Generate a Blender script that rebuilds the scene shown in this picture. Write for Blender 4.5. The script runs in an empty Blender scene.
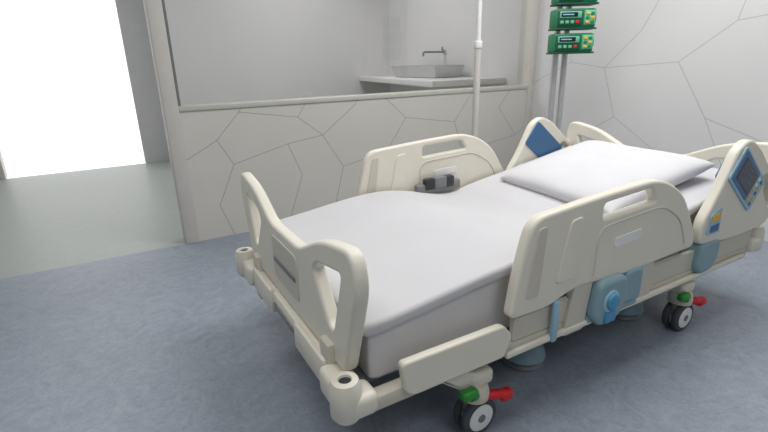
import bpy, bmesh, math, random
from mathutils import Vector, Matrix, noise
random.seed(4)
S=bpy.context.scene
COL=S.collection

# ------------------------------------------------------------------ materials
def lin(c): return tuple((v/12.92 if v<=0.04045 else ((v+0.055)/1.055)**2.4) for v in c)
def mat(name,rgb,rough=0.5,metal=0.0,var=0.04,scale=8,bump=0.0,bscale=60,emit=None,es=0,coat=0):
    m=bpy.data.materials.new(name); m.use_nodes=True
    nt=m.node_tree; b=nt.nodes['Principled BSDF']
    c=lin([v/255 for v in rgb])
    b.inputs['Roughness'].default_value=rough; b.inputs['Metallic'].default_value=metal
    if coat: b.inputs['Coat Weight'].default_value=coat
    tc=nt.nodes.new('ShaderNodeTexCoord')
    n=nt.nodes.new('ShaderNodeTexNoise'); n.inputs['Scale'].default_value=scale; n.inputs['Detail'].default_value=4
    r=nt.nodes.new('ShaderNodeValToRGB')
    r.color_ramp.elements[0].position=.3; r.color_ramp.elements[1].position=.7
    r.color_ramp.elements[0].color=(*[v*(1-var) for v in c],1); r.color_ramp.elements[1].color=(*[min(1,v*(1+var)) for v in c],1)
    nt.links.new(tc.outputs['Object'],n.inputs['Vector']); nt.links.new(n.outputs['Fac'],r.inputs['Fac'])
    nt.links.new(r.outputs['Color'],b.inputs['Base Color'])
    if bump>0:
        n2=nt.nodes.new('ShaderNodeTexNoise'); n2.inputs['Scale'].default_value=bscale; n2.inputs['Detail'].default_value=3
        bp=nt.nodes.new('ShaderNodeBump'); bp.inputs['Strength'].default_value=bump; bp.inputs['Distance'].default_value=.01
        nt.links.new(tc.outputs['Object'],n2.inputs['Vector']); nt.links.new(n2.outputs['Fac'],bp.inputs['Height'])
        nt.links.new(bp.outputs['Normal'],b.inputs['Normal'])
    if emit:
        b.inputs['Emission Color'].default_value=(*lin([v/255 for v in emit]),1); b.inputs['Emission Strength'].default_value=es
    return m
def floormat(name,a,bb,rough=.42):
    m=bpy.data.materials.new(name); m.use_nodes=True
    nt=m.node_tree; b=nt.nodes['Principled BSDF']; b.inputs['Roughness'].default_value=rough
    tc=nt.nodes.new('ShaderNodeTexCoord')
    n1=nt.nodes.new('ShaderNodeTexNoise'); n1.inputs['Scale'].default_value=7; n1.inputs['Detail'].default_value=5; n1.inputs['Roughness'].default_value=.6; n1.inputs['Distortion'].default_value=2.5
    n2=nt.nodes.new('ShaderNodeTexNoise'); n2.inputs['Scale'].default_value=28; n2.inputs['Detail'].default_value=3; n2.inputs['Distortion'].default_value=4
    mx=nt.nodes.new('ShaderNodeMix'); mx.data_type='FLOAT'; mx.inputs[0].default_value=.5
    r=nt.nodes.new('ShaderNodeValToRGB'); r.color_ramp.elements[0].position=.36; r.color_ramp.elements[1].position=.64
    r.color_ramp.elements[0].color=(*lin([v/255 for v in a]),1); r.color_ramp.elements[1].color=(*lin([v/255 for v in bb]),1)
    for n in(n1,n2): nt.links.new(tc.outputs['Object'],n.inputs['Vector'])
    nt.links.new(n1.outputs['Fac'],mx.inputs[2]); nt.links.new(n2.outputs['Fac'],mx.inputs[3])
    nt.links.new(mx.outputs[0],r.inputs['Fac']); nt.links.new(r.outputs['Color'],b.inputs['Base Color'])
    return m
M_floor=floormat('vinyl_blue_grey',(130,139,152),(153,161,173))
M_floor2=floormat('vinyl_green_grey',(160,166,162),(170,176,171))
M_wall=mat('wall_panel_white',(220,219,219),.55,var=.03,scale=1.2)
M_walllow=mat('low_wall_panel',(208,205,198),.6,var=.03,scale=1.5)
M_plain=mat('wall_plain',(200,200,201),.7,var=.02)
M_wash=mat('washroom_wall',(212,211,211),.6,var=.03,scale=1)
M_cap=mat('wall_cap',(196,195,187),.5,var=.02)
M_post=mat('post_offwhite',(208,204,198),.5,var=.02)
M_seam=mat('seam_grey',(156,155,152),.8,var=.1)
M_seam2=mat('seam_light_grey',(188,187,186),.8,var=.06)
M_bed=mat('bed_ivory_plastic',(225,221,207),.38,var=.015)
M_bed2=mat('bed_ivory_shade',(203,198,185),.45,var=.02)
M_mat=mat('mattress_cover',(216,215,217),.75,var=.02,bump=.08,bscale=12)
M_sheet=mat('sheet_grey_white',(200,199,202),.8,var=.02,scale=3,bump=.12,bscale=9)
M_pillow=mat('pillow_case',(210,209,212),.8,var=.02,bump=.1,bscale=10)
M_dark=mat('dark_plastic',(48,50,54),.5)
M_mid=mat('mid_grey_plastic',(120,122,124),.5)
M_steel=mat('brushed_steel',(205,206,208),.35,metal=.6)
M_teal=mat('teal_grey_plastic',(132,162,172),.45)
M_blue=mat('blue_plastic',(70,146,188),.4)
M_navy=mat('panel_blue',(60,104,146),.4)
M_screen=mat('screen_dark',(22,34,48),.2)
M_yel=mat('key_yellow',(226,178,60),.5)
M_lblue=mat('panel_light_blue',(150,188,208),.5)
M_red=mat('pedal_red',(205,30,34),.4)
M_green=mat('pedal_green',(40,140,50),.4)
M_pump=mat('pump_green',(20,132,88),.4)
M_pumpd=mat('pump_dark_green',(14,84,60),.45)
M_pumpl=mat('pump_pale_panel',(110,180,145),.5)
M_white=mat('white_plastic',(232,232,230),.4)
M_tyre=mat('caster_tyre',(72,75,80),.7)
M_ceramic=mat('ceramic',(186,186,188),.25,coat=.4)
M_counter=mat('counter_white',(228,227,225),.4,var=.02)
M_lamp=mat('lamp_diffuser',(255,255,255),.5,emit=(255,255,255),es=1.0)
M_glass=bpy.data.materials.new('clear_glass'); M_glass.use_nodes=True
nt=M_glass.node_tree; nt.nodes.clear()
o=nt.nodes.new('ShaderNodeOutputMaterial'); mx=nt.nodes.new('ShaderNodeMixShader'); tr=nt.nodes.new('ShaderNodeBsdfTransparent'); gl=nt.nodes.new('ShaderNodeBsdfGlossy'); fr=nt.nodes.new('ShaderNodeLayerWeight')
tr.inputs['Color'].default_value=(.95,.955,.955,1); gl.inputs['Roughness'].default_value=.03; fr.inputs['Blend'].default_value=.42
nt.links.new(fr.outputs['Fresnel'],mx.inputs[0]); nt.links.new(tr.outputs[0],mx.inputs[1]); nt.links.new(gl.outputs[0],mx.inputs[2]); nt.links.new(mx.outputs[0],o.inputs[0])

# ------------------------------------------------------------------ helpers
def empty(name,loc):
    e=bpy.data.objects.new(name,None); e.location=loc; e.empty_display_size=.1; COL.objects.link(e); return e
def finish(me,name,m,parent=None,smooth=True,angle=40):
    ob=bpy.data.objects.new(name,me); COL.objects.link(ob)
    if m: me.materials.clear(); me.materials.append(m)
    if smooth:
        for p in me.polygons: p.use_smooth=True
        try: me.set_sharp_from_angle(angle=math.radians(angle))
        except Exception: pass
    if parent:
        ob.parent=parent; ob.matrix_parent_inverse=Matrix.Translation(parent.location).inverted()
    return ob
def center_origin(ob):
    me=ob.data
    c=sum((v.co for v in me.vertices),Vector())/max(1,len(me.vertices))
    me.transform(Matrix.Translation(-c)); ob.location=ob.location+c
def box(name,x0,x1,y0,y1,z0,z1,m,parent=None,bev=0,seg=2,rot=None,taper=None):
    bm=bmesh.new(); bmesh.ops.create_cube(bm,size=1)
    sx,sy,sz=x1-x0,y1-y0,z1-z0
    for v in bm.verts:
        t=taper if (taper and v.co.z<0) else 1
        v.co=Vector((v.co.x*sx*t,v.co.y*sy*t,v.co.z*sz))
    if bev: bmesh.ops.bevel(bm,geom=bm.edges[:],offset=bev,segments=seg,affect='EDGES',profile=.5)
    me=bpy.data.meshes.new(name); bm.to_mesh(me); bm.free()
    if rot: me.transform(rot)
    c=Vector(((x0+x1)/2,(y0+y1)/2,(z0+z1)/2))
    ob=finish(me,name,m,parent,smooth=bev>0)
    ob.location=c
    return ob
def cyl(name,p0,p1,r,m,parent=None,r2=None,n=28,bev=0):
    p0=Vector(p0);p1=Vector(p1); d=p1-p0
    bm=bmesh.new(); bmesh.ops.create_cone(bm,cap_ends=True,segments=n,radius1=r,radius2=r if r2 is None else r2,depth=d.length)
    if bev:
        es=[e for e in bm.edges if abs(e.verts[0].co.z-e.verts[1].co.z)<1e-5]
        bmesh.ops.bevel(bm,geom=es,offset=bev,segments=3,affect='EDGES',profile=.5)
    me=bpy.data.meshes.new(name); bm.to_mesh(me); bm.free()
    me.transform(d.to_track_quat('Z','Y').to_matrix().to_4x4())
    ob=finish(me,name,m,parent); ob.location=(p0+p1)/2
    return ob
def curve_mesh(cu,name):
    ob=bpy.data.objects.new('tmp',cu); COL.objects.link(ob)
    dg=bpy.context.evaluated_depsgraph_get(); dg.update()
    me=bpy.data.meshes.new_from_object(ob.evaluated_get(dg)); me.name=name
    bpy.data.objects.remove(ob); bpy.data.curves.remove(cu)
    return me
def rnd(pts,r,n=6):
    out=[];N=len(pts)
    for i in range(N):
        p=Vector(pts[i][:2]); rr=pts[i][2] if len(pts[i])>2 else r
        a=Vector(pts[i-1][:2]); b=Vector(pts[(i+1)%N][:2])
        da=(a-p);db=(b-p); q=min(rr,da.length*.48,db.length*.48)
        s=p+da.normalized()*q; e=p+db.normalized()*q
        for k in range(n+1):
            t=k/n; out.append(s*(1-t)**2+p*2*t*(1-t)+e*t*t)
    return out
AX={'xz':lambda o:Matrix(((1,0,0,0),(0,0,-1,o),(0,1,0,0),(0,0,0,1))),
    'yz':lambda o:Matrix(((0,0,1,o),(1,0,0,0),(0,1,0,0),(0,0,0,1))),
    'xy':lambda o:Matrix(((1,0,0,0),(0,1,0,0),(0,0,1,o),(0,0,0,1)))}
def plate(name,outline,holes,th,m,parent=None,plane='xz',off=0,r=.03,bev=.008,hr=None):
    cu=bpy.data.curves.new(name,'CURVE'); cu.dimensions='2D'; cu.fill_mode='BOTH'
    for i,pl in enumerate([outline]+list(holes)):
        q=rnd(pl,r if i==0 else (hr or r)); sp=cu.splines.new('POLY'); sp.points.add(len(q)-1)
        for k,v in enumerate(q): sp.points[k].co=(v.x,v.y,0,1)
        sp.use_cyclic_u=True
    cu.extrude=th/2-bev; cu.bevel_depth=bev; cu.bevel_resolution=3; cu.offset=-bev
    me=curve_mesh(cu,name); me.transform(AX[plane](off))
    ob=finish(me,name,m,parent,angle=50); center_origin(ob); return ob
def tube(name,pts,r,m,parent=None,cyclic=False,rr=.03):
    P=[Vector(p) for p in pts]; out=[]
    N=len(P)
    for i,p in enumerate(P):
        if not cyclic and i in(0,N-1): out.append(p); continue
        a=P[i-1]-p;b=P[(i+1)%N]-p;q=min(rr,a.length*.48,b.length*.48)
        s=p+a.normalized()*q;e=p+b.normalized()*q
        for k in range(6):
            t=k/5; out.append(s*(1-t)**2+p*2*t*(1-t)+e*t*t)
    cu=bpy.data.curves.new(name,'CURVE'); cu.dimensions='3D'; sp=cu.splines.new('POLY'); sp.points.add(len(out)-1)
    for k,v in enumerate(out): sp.points[k].co=(*v,1)
    sp.use_cyclic_u=cyclic; cu.bevel_depth=r; cu.bevel_resolution=4; cu.use_fill_caps=True
    me=curve_mesh(cu,name); ob=finish(me,name,m,parent,angle=60); center_origin(ob); return ob
def lathe(name,prof,c,m,parent=None,n=36):
    bm=bmesh.new(); rings=[]
    for r,z in prof: rings.append([bm.verts.new((max(r,.0005)*math.cos(2*math.pi*k/n),max(r,.0005)*math.sin(2*math.pi*k/n),z)) for k in range(n)])
    for a,b in zip(rings,rings[1:]):
        for k in range(n): bm.faces.new((a[k],a[(k+1)%n],b[(k+1)%n],b[k]))
    bm.faces.new(rings[0][::-1]); bm.faces.new(rings[-1])
    me=bpy.data.meshes.new(name); bm.to_mesh(me); bm.free()
    ob=finish(me,name,m,parent,angle=45); ob.location=c; return ob
def seams(name,segs,plane,off,m,parent=None,w=.005):
    bm=bmesh.new(); F=AX[plane](off)
    for (a,b) in segs:
        a=Vector((*a,0));b=Vector((*b,0)); d=(b-a).normalized(); n=Vector((-d.y,d.x,0))*w/2
        t=Vector((0,0,.0008))
        lo=[bm.verts.new(F@(p-t)) for p in(a+n,b+n,b-n,a-n)]; hi=[bm.verts.new(F@(p+t)) for p in(a+n,b+n,b-n,a-n)]
        bm.faces.new(hi);bm.faces.new(lo[::-1])
        for k in range(4): bm.faces.new((lo[k],lo[(k+1)%4],hi[(k+1)%4],hi[k]))
    bmesh.ops.recalc_face_normals(bm,faces=bm.faces[:])
    me=bpy.data.meshes.new(name); bm.to_mesh(me); bm.free()
    return finish(me,name,m,parent,smooth=False)

# ------------------------------------------------------------------ room shell
XR=3.80; YP=3.56; YC=7.2; H=3.0
box('floor',-3,XR,-2.5,YP,-.1,0,M_floor)
box('floor_corridor',-3,XR,YP,YC,-.1,0,M_floor2)
box('ceiling',-3,XR,-2.5,YC,H,H+.1,M_plain)
box('wall_right',XR,XR+.15,-2.5,YC,0,H,M_wall)
box('wall_left',-3.15,-3,-2.5,YC,0,H,M_plain)
box('wall_front',-3.15,XR+.15,-2.65,-2.5,0,H,M_plain)
box('wall_back_a',.27,.7,YC,YC+.15,0,H,M_plain)
box('wall_back_b',-3.15,-1.34,YC,YC+.15,0,H,M_plain)
box('wall_back_c',-1.34,.27,YC,YC+.15,2.7,H,M_plain)
box('wall_washroom_side',.62,.70,6.54,YC,0,H,M_plain)
box('wall_washroom_back',.62,XR,6.46,6.54,0,H,M_wash)
box('trim_1',-1.34,-1.29,YC-.03,YC+.13,0,2.7,M_post,bev=.004)
box('wall_partition',.395,XR,YP,YP+.14,0,.965,M_walllow)
box('trim_2',.395,XR,YP-.012,YP+.155,.96,.995,M_cap,bev=.005)
box('trim_3',.30,.395,YP-.02,YP+.15,0,H,M_post,bev=.006)
box('trim_4',.395,.42,YP+.04,YP+.10,.995,H,M_mid,bev=.004)
box('trim_5',XR-.075,XR,YP-.02,YP+.15,0,H,M_post,bev=.006)
bm=bmesh.new(); bm.faces.new([bm.verts.new(p) for p in((.42,YP+.075,.99),(XR-.075,YP+.075,.99),(XR-.075,YP+.075,H),(.42,YP+.075,H))])
me=bpy.data.meshes.new('window_1'); bm.to_mesh(me); bm.free(); finish(me,'window_1',M_glass,smooth=False)
seams('trim_6',[((.395,.62),(.62,.74)),((.62,.74),(.80,.93)),((.80,.93),(.82,.96)),((.62,.74),(.72,.55)),((.72,.55),(.58,.25)),((.58,.25),(.66,0)),((.72,.55),(1.15,.66)),((.80,.93),(1.25,.86)),((1.25,.86),(1.32,.96)),((1.25,.86),(1.45,.70)),((1.15,.66),(1.25,.40)),((1.15,.66),(1.45,.70)),((1.25,.40),(1.10,.0)),
 ((1.45,.70),(1.75,.92)),((1.75,.92),(1.78,.96)),((1.45,.70),(1.62,.42)),((1.62,.42),(1.5,0)),((1.62,.42),(2.05,.50)),((2.05,.50),(2.25,.78)),((2.25,.78),(2.05,.96)),((2.25,.78),(2.8,.7)),((2.8,.7),(3.0,.96)),((2.8,.7),(2.9,.4)),((2.9,.4),(3.6,.5)),((2.05,.50),(2.4,.1)),((2.9,.4),(2.7,0)),((3.6,.5),(XR,.62)),((3.6,.5),(3.35,.8)),((3.35,.8),(3.5,.96))],'xz',YP,M_seam,w=.0045)
seams('trim_7',[((3.54,1.02),(3.1,1.21)),((3.1,1.21),(2.75,1.16)),((2.75,1.16),(2.12,1.20)),((2.12,1.20),(1.77,1.465)),((1.77,1.465),(1.3,1.52)),((1.77,1.465),(1.68,1.9)),((2.12,1.20),(1.86,.80)),((1.86,.80),(1.30,.62)),
 ((2.75,1.16),(2.6,.75)),((2.6,.75),(2.1,.45)),((2.6,.75),(3.0,.5)),((3.1,1.21),(3.25,1.75)),((3.25,1.75),(2.83,1.95)),((2.83,1.95),(2.34,1.66)),((2.34,1.66),(2.45,1.45)),((2.45,1.45),(2.75,1.16)),((1.86,.80),(1.6,.3)),((1.3,.62),(1.1,.9)),((1.1,.9),(1.3,1.52)),((1.1,.9),(.5,.8)),((1.3,1.52),(.9,1.9)),((2.34,1.66),(1.68,1.9)),((3.0,.5),(3.54,.62)),((2.1,.45),(2.2,0)),((3.0,.5),(2.9,0)),((.5,.8),(.2,.3)),((.5,.8),(0,1.3)),((.9,1.9),(1.0,3)),((2.83,1.95),(2.9,3))],'yz',XR,M_seam2,w=.0055)
# ------------------------------------------------------------------ washroom
plate('vanity_counter',[(3.27,6.46),(2.82,3.95),(XR,3.95),(XR,6.46)],[],.06,M_counter,None,'xy',1.03,r=.01,bev=.004)
bs=empty('wash_basin',(3.50,5.05,1.06))
bm=bmesh.new(); bmesh.ops.create_cube(bm,size=1)
for v in bm.verts: v.co=Vector((v.co.x*.44*(.82 if v.co.z<0 else 1),v.co.y*1.0*(.9 if v.co.z<0 else 1),v.co.z*.14))
top=[f for f in bm.faces if f.normal.z>.9]
bmesh.ops.inset_region(bm,faces=top,thickness=.02)
r_=bmesh.ops.extrude_face_region(bm,geom=top); vs=[g for g in r_['geom'] if isinstance(g,bmesh.types.BMVert)]
for v in vs: v.co.z-=.11; v.co.x*=.85; v.co.y*=.9
bmesh.ops.delete(bm,geom=top,context='FACES_ONLY')
bmesh.ops.bevel(bm,geom=bm.edges[:],offset=.008,segments=2,affect='EDGES')
me=bpy.data.meshes.new('bowl'); bm.to_mesh(me); bm.free()
o=finish(me,'bowl',M_ceramic,bs); o.location=(3.50,5.05,1.132)
fc=empty('wall_faucet',(XR-.05,5.05,1.35))
cyl('flange',(XR,5.05,1.36),(XR-.02,5.05,1.36),.03,M_steel,fc)
tube('spout',[(XR-.01,5.05,1.36),(3.46,5.05,1.36),(3.46,5.05,1.31)],.013,M_mid,fc,rr=.03)
cyl('lever',(XR-.05,5.05,1.36),(XR-.05,5.05,1.42),.011,M_mid,fc)

# ------------------------------------------------------------------ BED
B=empty('hospital_bed',(1.6,1.56,0))
YN,YF=.98,2.14
XH=2.68
CY=(YN+YF)/2
def mir(y): return 2*CY-y
def board(name,x,ztop):
    e0=[(1.06,.385,.03),(.955,.70,.06),(.985,.80,.05),(1.19,.768,.08),(1.40,.67,.05)]
    out=e0+[(mir(1.40),.67,.05),(mir(1.19),.768,.08),(mir(.985),.80,.05),(mir(.955),.70,.06),(mir(1.06),.385,.03)]
    h=[(1.055,.71),(1.23,.68),(1.27,.645),(1.165,.50),(1.13,.50)]
    hh=[h,[(mir(a),b) for a,b in h]]
    dz=ztop-.80
    out=[(a,b+(dz if b>.6 else 0),c) for a,b,c in out]; hh=[[(a,b+dz) for a,b in q] for q in hh]
    return plate(name,out,hh,.045,M_bed,B,'yz',x,bev=.012,hr=.02)
board('footboard',.475,.80)
board('headboard',XH,.85)
plate('footboard_inner_panel',[(1.42,.45),(1.42,.63),(1.70,.63),(1.70,.45)],[],.053,M_bed2,B,'yz',.475,r=.03,bev=.004)
box('footboard_slot_shade',.444,.452,1.44,1.68,.525,.545,M_mid,B,bev=.003)  # solid grey bar; its colour stands in for shade inside a slot
for nm,y in(('near',1.0),('far',2.12)):
    s=1 if nm=='near' else -1
    box('side_beam_'+nm,.5,XH-.04,y-.02,y+.03,.285,.335,M_bed2,B,bev=.01)
    plate('side_cover_'+nm,[(.60,.325),(.585,.43),(.98,.43),(1.02,.38),(.99,.305),(.63,.305)],[],.03,M_bed,B,'xz',y-s*.025,r=.02,bev=.008)
    plate('side_cover_head_'+nm,[(1.04,.335),(1.04,.425),(XH-.04,.425),(XH-.04,.335)],[],.02,M_bed2,B,'xz',y-s*.01,r=.01,bev=.004)
    box('side_rod_'+nm,1.0,XH-.1,y-s*.03-.01,y-s*.03+.01,.29,.315,M_bed,B,bev=.008)
for nm,x,s in(('foot',.46,-1),('head',XH,1)):
    box('cross_beam_'+nm,x-.03,x+.03,1.04,2.08,.31,.38,M_bed,B,bev=.012)
    box('cross_beam_low_'+nm,x-.025-s*.05,x+.025-s*.05,1.06,2.06,.215,.275,M_bed2,B,bev=.01)
    box('cross_cover_'+nm,x+s*.03-.012,x+s*.03+.012,1.15,1.42,.285,.39,M_bed,B,bev=.01)
    box('cross_cover_b_'+nm,x+s*.03-.012,x+s*.03+.012,1.70,1.97,.285,.39,M_bed,B,bev=.01)
    box('cross_gap_shade_'+nm,x-.036,x+.036,1.44,1.68,.325,.345,M_mid,B,bev=.003)  # solid bar, grey colour paints the shade of a gap between covers
    for sd,y in(('near',1.0),('far',2.12)):
        sy=-1 if sd=='near' else 1
        lathe(f'bumper_{nm}_{sd}',[(0,0),(.036,0),(.046,.015),(.046,.10),(.038,.125),(.02,.127),(.017,.115),(0,.115)],(x+s*.035,y,.295),M_bed,B)
        lathe(f'bumper_socket_{nm}_{sd}',[(0,0),(.018,0),(.018,.006),(0,.006)],(x+s*.035,y,.409),M_dark,B,n=20)
        box(f'bumper_arm_{nm}_{sd}',x-.05,x+.05,y-.045,y+.045,.30,.375,M_bed,B,bev=.02,seg=3)
        box(f'bumper_wing_{nm}_{sd}',x+s*.03-.03,x+s*.03+.03,min(y-sy*.02,y-sy*.15),max(y-sy*.02,y-sy*.15),.29,.385,M_bed,B,bev=.02,seg=3)
        box(f'board_bracket_{nm}_{sd}',x-.03,x+.03,min(y-sy*.13,y-sy*.20),max(y-sy*.13,y-sy*.20),.24,.45,M_bed2,B,bev=.01)
box('deck',.5,XH-.06,1.08,2.04,.31,.335,M_mid,B,bev=.004)
def sm(a,b,t):
    t=max(0,min(1,(t-a)/(b-a))); return t*t*(3-2*t)
def bend(x):
    return .060*sm(.5,1.10,x)-.080*sm(1.12,1.62,x)+(.165*max(0,x-1.60) if x>1.60 else 0)*sm(1.55,1.75,x)
def slab(name,x0,x1,y0,y1,z0,z1,m,r=.03,nx=60,ny=14,wr=0.0,wbot=1.0):
    bm=bmesh.new(); rings=[]
    hy=(y1-y0)/2;hz=(z1-z0)/2;cy=(y0+y1)/2;cz=(z0+z1)/2
    xs=[x0,x0+.004,x0+.012,x0+.03]+[x0+.03+(x1-x0-.06)*k/nx for k in range(1,nx)]+[x1-.03,x1-.012,x1-.004,x1]
    ins=[r,.6*r,.25*r,0]+[0]*(nx-1)+[0,.25*r,.6*r,r]
    for x,i in zip(xs,ins):
        ry=hy-i;rz=hz-i*.8
        per=[]; q=min(r,rz*.98)
        for cx_,cz_,a0 in[(ry-q,rz-q,0),(-ry+q,rz-q,90),(-ry+q,-rz+q,180),(ry-q,-rz+q,270)]:
            for k in range(6):
                a=math.radians(a0+90*k/5); per.append((cx_+q*math.cos(a),cz_+q*math.sin(a)))
        full=[]
        for k in range(len(per)):
            a=per[k];b=per[(k+1)%len(per)]; full.append(a)
            if k in(5,17):
                for j in range(1,ny): full.append((a[0]+(b[0]-a[0])*j/ny,a[1]+(b[1]-a[1])*j/ny))
        ring=[]
        for yy,zz in full:
            w=wr*noise.noise(Vector((x*3.2,yy*2.3,zz*2+z0*7))) if wr else 0
            f=(zz+hz)/(2*hz); k=wbot+(1-wbot)*f
            ring.append(bm.verts.new((x,cy+yy+(w*.4),cz+zz+bend(x)*k+w)))
        rings.append(ring)
    for a,b in zip(rings,rings[1:]):
        N=len(a)
        for k in range(N): bm.faces.new((a[k],b[k],b[(k+1)%N],a[(k+1)%N]))
    bm.faces.new(rings[0]); bm.faces.new(rings[-1][::-1])
    bmesh.ops.recalc_face_normals(bm,faces=bm.faces[:])
    me=bpy.data.meshes.new(name); bm.to_mesh(me); bm.free()
    ob=finish(me,name,m,B,angle=60); center_origin(ob); return ob
slab('mattress',.53,XH-.05,1.05,2.07,.335,.502,M_mat,r=.012,wbot=0.0)
slab('mattress_topper_sheet',.505,XH-.04,1.028,2.092,.498,.546,M_sheet,r=.016,wr=.004)
# rails
def rail_mid(sd,y):
    s=-1 if sd=='near' else 1
    dz=0 if sd=='near' else .035; dx=0 if sd=='near' else .03
    T=lambda q:[(p[0]+dx*(1 if p[1]>.5 else .6),p[1]+dz,*p[2:]) for p in q]
    out=[(1.0,.44,.03),(1.03,.62,.1),(1.075,.775,.06),(1.40,.80,.2),(1.74,.815,.12),(1.92,.73,.1),(2.06,.52,.06),(2.06,.465,.03),(1.6,.455,.05),(1.3,.475,.08),(1.18,.435,.05)]
    hole=[(1.42,.710),(1.42,.768),(1.69,.782),(1.73,.725)]
    plate('rail_panel_'+sd,T(out),[T(hole)],.042,M_bed,B,'xz',y,bev=.011,hr=.018)
    for k,f in enumerate((s,-s)):
        yy=y+f*.021
        plate(f'rail_rib_{sd}_{k}',T([(1.20,.52),(1.25,.74),(1.31,.745),(1.30,.52)]),[],.012,M_bed,B,'xz',yy,r=.02,bev=.004)
        plate(f'rail_recess_shade_{sd}_{k}',T([(1.06,.50),(1.10,.74),(1.14,.742),(1.12,.50)]),[],.008,M_bed2,B,'xz',yy,r=.015,bev=.003)  # raised plate; the shade of a recess is put into its darker colour
        plate(f'rail_badge_{sd}_{k}',T([(1.50,.585),(1.50,.625),(1.66,.632),(1.66,.592)]),[],.006,M_white,B,'xz',yy,r=.015,bev=.002)
        tube(f'rail_groove_shade_{sd}_{k}',[(a+dx,yy,b+dz) for a,b in((1.40,.50),(1.40,.68),(1.78,.70),(1.92,.62),(1.98,.5))],.004,M_bed2,B,rr=.06)  # raised line in darker ivory, painting the shade of a groove
    plate(f'rail_arm_a_{sd}',[(1.28,.28),(1.32,.50),(1.42,.50),(1.39,.28)],[],.03,M_bed2,B,'xz',y,r=.015,bev=.006)
    plate(f'rail_arm_b_{sd}',[(1.70,.30),(1.72,.49),(1.80,.49),(1.80,.30)],[],.03,M_bed2,B,'xz',y,r=.015,bev=.006)
    # rounded teal hinge housing, pivot barrels and release button
    plate(f'rail_housing_{sd}',[(1.40,.33),(1.42,.475),(1.58,.475),(1.60,.36),(1.54,.285),(1.44,.285)],[],.10,M_teal,B,'xz',y,r=.045,bev=.02)
    plate(f'rail_housing_cap_{sd}',[(1.59,.33),(1.60,.47),(1.71,.47),(1.71,.32)],[],.06,M_teal,B,'xz',y,r=.035,bev=.015)
    cyl(f'rail_pivot_{sd}',(1.40,y,.31),(1.70,y,.31),.022,M_teal,B,bev=.006)
    cyl(f'rail_release_ring_{sd}',(1.485,y+s*.03,.385),(1.485,y+s*.055,.385),.046,M_lblue,B,bev=.008)
    cyl(f'rail_release_{sd}',(1.485,y+s*.03,.385),(1.485,y+s*.066,.385),.032,M_blue,B,bev=.008)
    box(f'rail_release_tab_{sd}',1.455,1.515,y+s*.05-.01,y+s*.05+.01,.30,.345,M_blue,B,bev=.006)
    box(f'rail_strip_{sd}',1.205,1.23,y+s*.02-.008,y+s*.02+.008,.29,.45,M_lblue,B,bev=.004)
    box(f'rail_inner_box_{sd}',1.38,1.68,y-s*.055-.02,y-s*.055+.02,.51+dz,.565+dz,M_mid,B,bev=.01)
    box(f'rail_inner_latch_{sd}',1.43,1.63,y-s*.062-.02,y-s*.062+.02,.53+dz,.595+dz,M_dark,B,bev=.01)
    box(f'rail_inner_latch_b_{sd}',1.49,1.57,y-s*.07-.02,y-s*.07+.02,.535+dz,.598+dz,M_mid,B,bev=.008)
rail_mid('near',YN); rail_mid('far',YF)
def rail_head(sd,y):
    s=-1 if sd=='near' else 1
    out=[(2.11,.46,.03),(2.10,.56,.05),(2.19,.68,.08),(2.29,.865,.05),(2.37,.90,.04),(2.47,.86,.06),(2.72,.66,.08),(2.78,.52,.06),(2.70,.44,.05),(2.40,.43,.1)]
    hole=[(2.63,.60),(2.56,.70),(2.60,.715),(2.70,.62),(2.72,.55),(2.69,.53)]
    plate('head_rail_panel_'+sd,out,[hole],.045,M_bed,B,'xz',y,bev=.012,hr=.015)
    for k,f in enumerate((s,-s)):
        yy=y+f*.024
        def q(a,b):
            th=math.radians(-38); o=(2.40,.715)
            return (o[0]+a*math.cos(th)-b*math.sin(th),o[1]+a*math.sin(th)+b*math.cos(th))
        R=lambda a0,a1,b0,b1:[q(a0,b0),q(a1,b0),q(a1,b1),q(a0,b1)]
        plate(f'control_frame_{sd}_{k}',R(-.15,.16,-.085,.085),[],.012,M_lblue if k==0 else M_navy,B,'xz',yy,r=.02,bev=.003)
        if k==0:
            plate(f'control_border_{sd}',R(-.135,.075,-.072,.075),[],.016,M_navy,B,'xz',yy,r=.012,bev=.002)
            plate(f'control_screen_{sd}',R(-.105,.06,-.05,.055),[],.02,M_screen,B,'xz',yy,r=.006,bev=.001)
            for i in range(5):
                plate(f'control_key_{sd}_{i}',R(.087,.103,-.066+i*.028,-.05+i*.028),[],.018,M_yel if i<3 else M_white,B,'xz',yy,r=.004,bev=.001)
                plate(f'control_key_b_{sd}_{i}',R(.117,.133,-.066+i*.028,-.05+i*.028),[],.018,M_yel if i%2 else M_navy,B,'xz',yy,r=.004,bev=.001)
            for i in range(4):
                plate(f'control_row_{sd}_{i}',R(-.09,.02+.01*(i%2),-.036+i*.024,-.032+i*.024),[],.021,M_navy,B,'xz',yy,r=.001,bev=.0005)
        plate(f'nurse_pad_{sd}_{k}',[(2.14,.50),(2.15,.59),(2.23,.62),(2.24,.50)],[],.01,M_lblue,B,'xz',yy,r=.012,bev=.002)
        plate(f'nurse_pad_keys_{sd}_{k}',[(2.155,.555),(2.16,.585),(2.22,.60),(2.222,.56)],[],.014,M_yel,B,'xz',yy,r=.004,bev=.001)
        plate(f'nurse_pad_keys_b_{sd}_{k}',[(2.16,.51),(2.16,.54),(2.225,.545),(2.225,.51)],[],.014,M_navy,B,'xz',yy,r=.004,bev=.001)
    plate(f'head_rail_housing_{sd}',[(2.12,.35),(2.13,.465),(2.28,.465),(2.29,.37),(2.24,.31),(2.15,.31)],[],.09,M_teal,B,'xz',y-s*.015,r=.035,bev=.018)
    plate(f'head_rail_arm_{sd}',[(2.36,.33),(2.42,.46),(2.52,.46),(2.48,.33)],[],.03,M_bed2,B,'xz',y-s*.03,r=.015,bev=.006)
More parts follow.
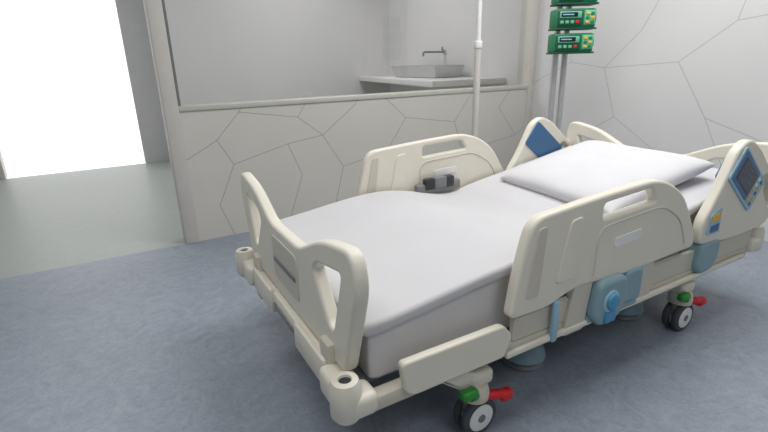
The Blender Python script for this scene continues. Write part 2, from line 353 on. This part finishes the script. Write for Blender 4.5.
rail_head('near',YN); rail_head('far',YF)
# chassis
box('chassis_long_near',.85,2.25,1.10,1.17,.17,.23,M_teal,B,bev=.012)
box('chassis_long_far',.85,2.25,1.95,2.02,.17,.23,M_teal,B,bev=.012)
box('chassis_cover',1.0,2.12,1.17,1.95,.15,.22,M_mid,B,bev=.02)
box('chassis_cross_foot',.88,.98,1.04,2.08,.18,.235,M_bed,B,bev=.015)
box('chassis_cross_head',2.13,2.23,1.04,2.08,.18,.235,M_bed,B,bev=.015)
for nm,x in(('foot',1.12),('head',2.0)):
    cyl('lift_column_'+nm,(x,1.56,.20),(x,1.56,.32),.11,M_bed2,B,bev=.01)
for nm,(x,y) in {'foot':(1.36,1.22),'head':(2.08,1.24)}.items():
    lathe('column_foot_'+nm,[(0,.0),(.075,.0),(.095,.02),(.09,.05),(.06,.075),(.045,.10),(.045,.17),(0,.17)],(x,y,.02),M_teal,B)
    lathe('column_foot_cap_'+nm,[(0,.0),(.05,.0),(.055,.02),(.04,.035),(0,.035)],(x-.01,y-.01,.105),M_blue,B)
    lathe('column_foot_ring_'+nm,[(0,.0),(.082,.0),(.09,.01),(.08,.022),(0,.022)],(x,y,.0),M_mid,B)
def caster(nm,x,y,s):
    R=.072
    for k,dy in enumerate((-.022,.022)):
        cyl(f'caster_tyre_{nm}_{k}',(x,y+dy-.014,R),(x,y+dy+.014,R),R,M_tyre,B,n=40,bev=.008)
        cyl(f'caster_disc_{nm}_{k}',(x,y+dy-.017,R),(x,y+dy+.017,R),R*.72,M_white,B,n=40,bev=.004)
        cyl(f'caster_hub_{nm}_{k}',(x,y+dy-.02,R),(x,y+dy+.02,R),R*.22,M_mid,B,n=20,bev=.002)
    box(f'caster_fork_{nm}',x-.05,x+.045,y-.012,y+.012,.075,.165,M_mid,B,bev=.01)
    lathe(f'caster_housing_{nm}',[(0,0),(.05,0),(.052,.02),(.045,.05),(.03,.06),(0,.06)],(x-.005,y,.145),M_bed2,B)
    xx=.93 if 'foot' in nm else 2.18
    box(f'caster_arm_{nm}',min(x,xx)-.05,max(x,xx)+.05,min(y,y-s*.12)-.03,max(y,y-s*.12)+.03,.19,.25,M_bed,B,bev=.02,seg=3)
    if 'foot' in nm:
        plate(f'caster_link_{nm}',[(.72,.30),(.80,.31),(.94,.235),(.94,.19),(.86,.19)],[],.05,M_bed,B,'xz',y,r=.02,bev=.012)
    tube(f'pedal_red_{nm}',[(x-.01,y+s*.01,.15),(x+.06,y+s*.035,.145),(x+.10,y+s*.04,.135)],.018,M_red,B)
    box(f'pedal_red_pad_{nm}',x+.075,x+.13,y+s*.04-.02,y+s*.04+.02,.112,.152,M_red,B,bev=.014,seg=3)
    tube(f'pedal_green_{nm}',[(x-.01,y+s*.01,.16),(x-.04,y+s*.04,.185),(x-.06,y+s*.045,.195)],.018,M_green,B)
    box(f'pedal_green_pad_{nm}',x-.10,x-.035,y+s*.045-.018,y+s*.045+.018,.188,.223,M_green,B,bev=.012,seg=3)
caster('foot_near',.92,1.02,-1); caster('foot_far',.92,2.10,1)
caster('head_near',2.17,1.02,-1); caster('head_far',2.17,2.10,1)

# ------------------------------------------------------------------ pillow
bm=bmesh.new(); n=40; a,b,h=.34,.39,.062
def pv(u,v,sg):
    e=max(0,(1-abs(u)**5))*max(0,(1-abs(v)**5))
    t=h*e**.42
    px=u*a*(1-.04*(1-v*v)) ; py=v*b*(1-.04*(1-u*u))
    w=.006*noise.noise(Vector((u*2.5,v*2.5,sg)))*(e**.5)
    return Vector((px,py,sg*t+(w if sg>0 else 0)))
grid={}
for sg in(1,-1):
    for i in range(n+1):
        for j in range(n+1):
            u=math.sin((i/n-.5)*math.pi);v=math.sin((j/n-.5)*math.pi)
            edge=i in(0,n) or j in(0,n)
            if sg<0 and edge: grid[(i,j,sg)]=grid[(i,j,1)]
            else: grid[(i,j,sg)]=bm.verts.new(pv(u,v,sg))
for sg in(1,-1):
    for i in range(n):
        for j in range(n):
            f=[grid[(i,j,sg)],grid[(i+1,j,sg)],grid[(i+1,j+1,sg)],grid[(i,j+1,sg)]]
            try: bm.faces.new(f if sg>0 else f[::-1])
            except ValueError: pass
me=bpy.data.meshes.new('pillow'); bm.to_mesh(me); bm.free()
pl=finish(me,'pillow',M_pillow,angle=180)
pl.location=(2.18,1.545,.668); pl.rotation_euler=(0,math.radians(-13),math.radians(-6))

# ------------------------------------------------------------------ IV pole
IV=empty('iv_pole',(2.36,2.75,0))
px_,py_=2.36,2.75
cyl('pole_lower',(px_,py_,.08),(px_,py_,1.35),.025,M_post,IV)
cyl('pole_collar',(px_,py_,1.33),(px_,py_,1.38),.03,M_white,IV,bev=.005)
cyl('pole_upper',(px_,py_,1.36),(px_,py_,2.25),.018,M_white,IV)
for k in range(5):
    an=2*math.pi*k/5+.3; c,s_=math.cos(an),math.sin(an)
    tube(f'leg_{k}',[(px_,py_,.10),(px_+.27*c,py_+.27*s_,.075)],.014,M_steel,IV)
    cyl(f'wheel_{k}',(px_+.27*c-.012*s_,py_+.27*s_+.012*c,.03),(px_+.27*c+.012*s_,py_+.27*s_-.012*c,.03),.03,M_tyre,IV,bev=.004)
    cyl(f'wheel_stem_{k}',(px_+.27*c,py_+.27*s_,.03),(px_+.27*c,py_+.27*s_,.085),.008,M_steel,IV)
for k in range(4):
    an=math.pi/2*k; c,s_=math.cos(an),math.sin(an)
    tube(f'hook_{k}',[(px_,py_,2.24),(px_+.11*c,py_+.11*s_,2.24),(px_+.11*c,py_+.11*s_,2.29)],.005,M_steel,IV,rr=.03)

# ------------------------------------------------------------------ pump stand + pumps
SX,SY=2.98,2.54
PS=empty('infusion_pump_stand',(SX,SY,0))
for k,(dx,dy) in enumerate(((-.030,.018),(.030,-.018))):
    cyl(f'pole_{k}',(SX+dx,SY+dy,.08),(SX+dx,SY+dy,2.1),.022,M_steel,PS)
for z in(.6,2.08): box(f'pole_bridge_{z}',SX-.07,SX+.07,SY-.05,SY+.05,z-.015,z+.015,M_mid,PS,bev=.006)
lathe('hub',[(0,0),(.07,0),(.08,.02),(.06,.05),(0,.05)],(SX,SY,.07),M_mid,PS)
for k in range(5):
    an=2*math.pi*k/5; c,s_=math.cos(an),math.sin(an)
    tube(f'leg_{k}',[(SX,SY,.095),(SX+.28*c,SY+.28*s_,.075)],.016,M_steel,PS)
    cyl(f'wheel_{k}',(SX+.28*c-.012*s_,SY+.28*s_+.012*c,.032),(SX+.28*c+.012*s_,SY+.28*s_-.012*c,.032),.032,M_tyre,PS,bev=.004)
    cyl(f'wheel_stem_{k}',(SX+.28*c,SY+.28*s_,.03),(SX+.28*c,SY+.28*s_,.085),.008,M_steel,PS)
def pump(z):
    E=empty('infusion_pump',(SX-.05,SY-.12,z))
    def pb(name,x0,x1,y0,y1,z0,z1,m,bev):
        ob=box(name,x0,x1,y0,y1,z0,z1,m,None,bev=bev)
        ob.parent=E; return ob
    E.rotation_euler=(0,0,math.radians(-28)); E.scale=(.95,1,.9)
    pb('body',-.15,.15,-.07,.07,-.07,.07,M_pump,.018)
    pb('door',-.14,.045,-.085,-.06,-.055,.06,M_pumpd,.01)
    pb('display_bezel',-.13,.03,-.09,-.07,.0,.048,M_pumpl,.004)
    pb('display',-.12,.0,-.093,-.07,.008,.04,M_screen,.002)
    pb('display_line',-.11,-.03,-.094,-.07,.02,.028,M_lblue,.0005)
    for i in range(4): pb(f'key_{i}',-.125+i*.038,-.10+i*.038,-.092,-.07,-.04,-.018,M_pumpl if i!=3 else M_red,.004)
    pb('keypad',.055,.14,-.08,-.05,-.05,.055,M_pumpl,.008)
    for i in range(3):
        for j in range(2): pb(f'pad_key_{i}{j}',.065+j*.036,.09+j*.036,-.085,-.06,-.04+i*.031,-.02+i*.031,M_pump if (i+j)%2 else M_yel,.003)
    pb('handle_knob',.145,.17,-.03,.03,-.03,.03,M_pumpd,.01)
    pb('clamp',-.03,.03,.05,.078,-.03,.03,M_dark,.008)
    pb('lip',-.155,.155,-.075,.06,-.082,-.068,M_pumpd,.004)
for z in(1.35,1.51,1.67): pump(z)

# ------------------------------------------------------------------ lights
def panel(x,y,sx,sy,e,z=H):
    E=empty('ceiling_light_panel',(x,y,z-.02))
    box('housing',x-sx/2-.03,x+sx/2+.03,y-sy/2-.03,y+sy/2+.03,z-.03,z,M_post,E,bev=.004)
    box('diffuser',x-sx/2,x+sx/2,y-sy/2,y+sy/2,z-.036,z-.028,M_lamp,E)
    L=bpy.data.lights.new('lamp','AREA'); L.shape='RECTANGLE'; L.size=sx; L.size_y=sy; L.energy=e; L.color=(1,.99,.97)
    o=bpy.data.objects.new('lamp',L); COL.objects.link(o); o.location=(x,y,z-.045)
    o.parent=E; o.matrix_parent_inverse=Matrix.Translation(E.location).inverted()
panel(2.3,1.6,1.7,1.7,51); panel(-.3,.9,1.5,1.5,22); panel(1.0,-1.2,1.5,1.2,14)
panel(-.9,5.3,1.2,1.2,20); panel(2.2,5.0,1.2,1.2,26)
W=bpy.data.worlds.new('daylight'); S.world=W; W.use_nodes=True
W.node_tree.nodes['Background'].inputs[0].default_value=(1,1,1,1); W.node_tree.nodes['Background'].inputs[1].default_value=1.4

# ------------------------------------------------------------------ camera
X=Vector((.867,-.176,.4657)).normalized(); D=Vector((.0243,.9493,.3133)); D=(D-X*D.dot(X)).normalized()
Yv=D.cross(X)
if Yv.z<0: Yv=-Yv
right=Vector((X.x,Yv.x,-D.x)); up=Vector((-X.y,-Yv.y,D.y)); back=Vector((-X.z,-Yv.z,D.z))
cam=bpy.data.cameras.new('camera'); co=bpy.data.objects.new('camera',cam); COL.objects.link(co)
R3=Matrix((right,up,back)).transposed().to_4x4()
co.matrix_world=Matrix.Translation((0,0,1.25))@R3
cam.sensor_width=36; cam.lens=465/768*36; cam.clip_start=.02
S.camera=co
S.view_settings.view_transform='Standard'
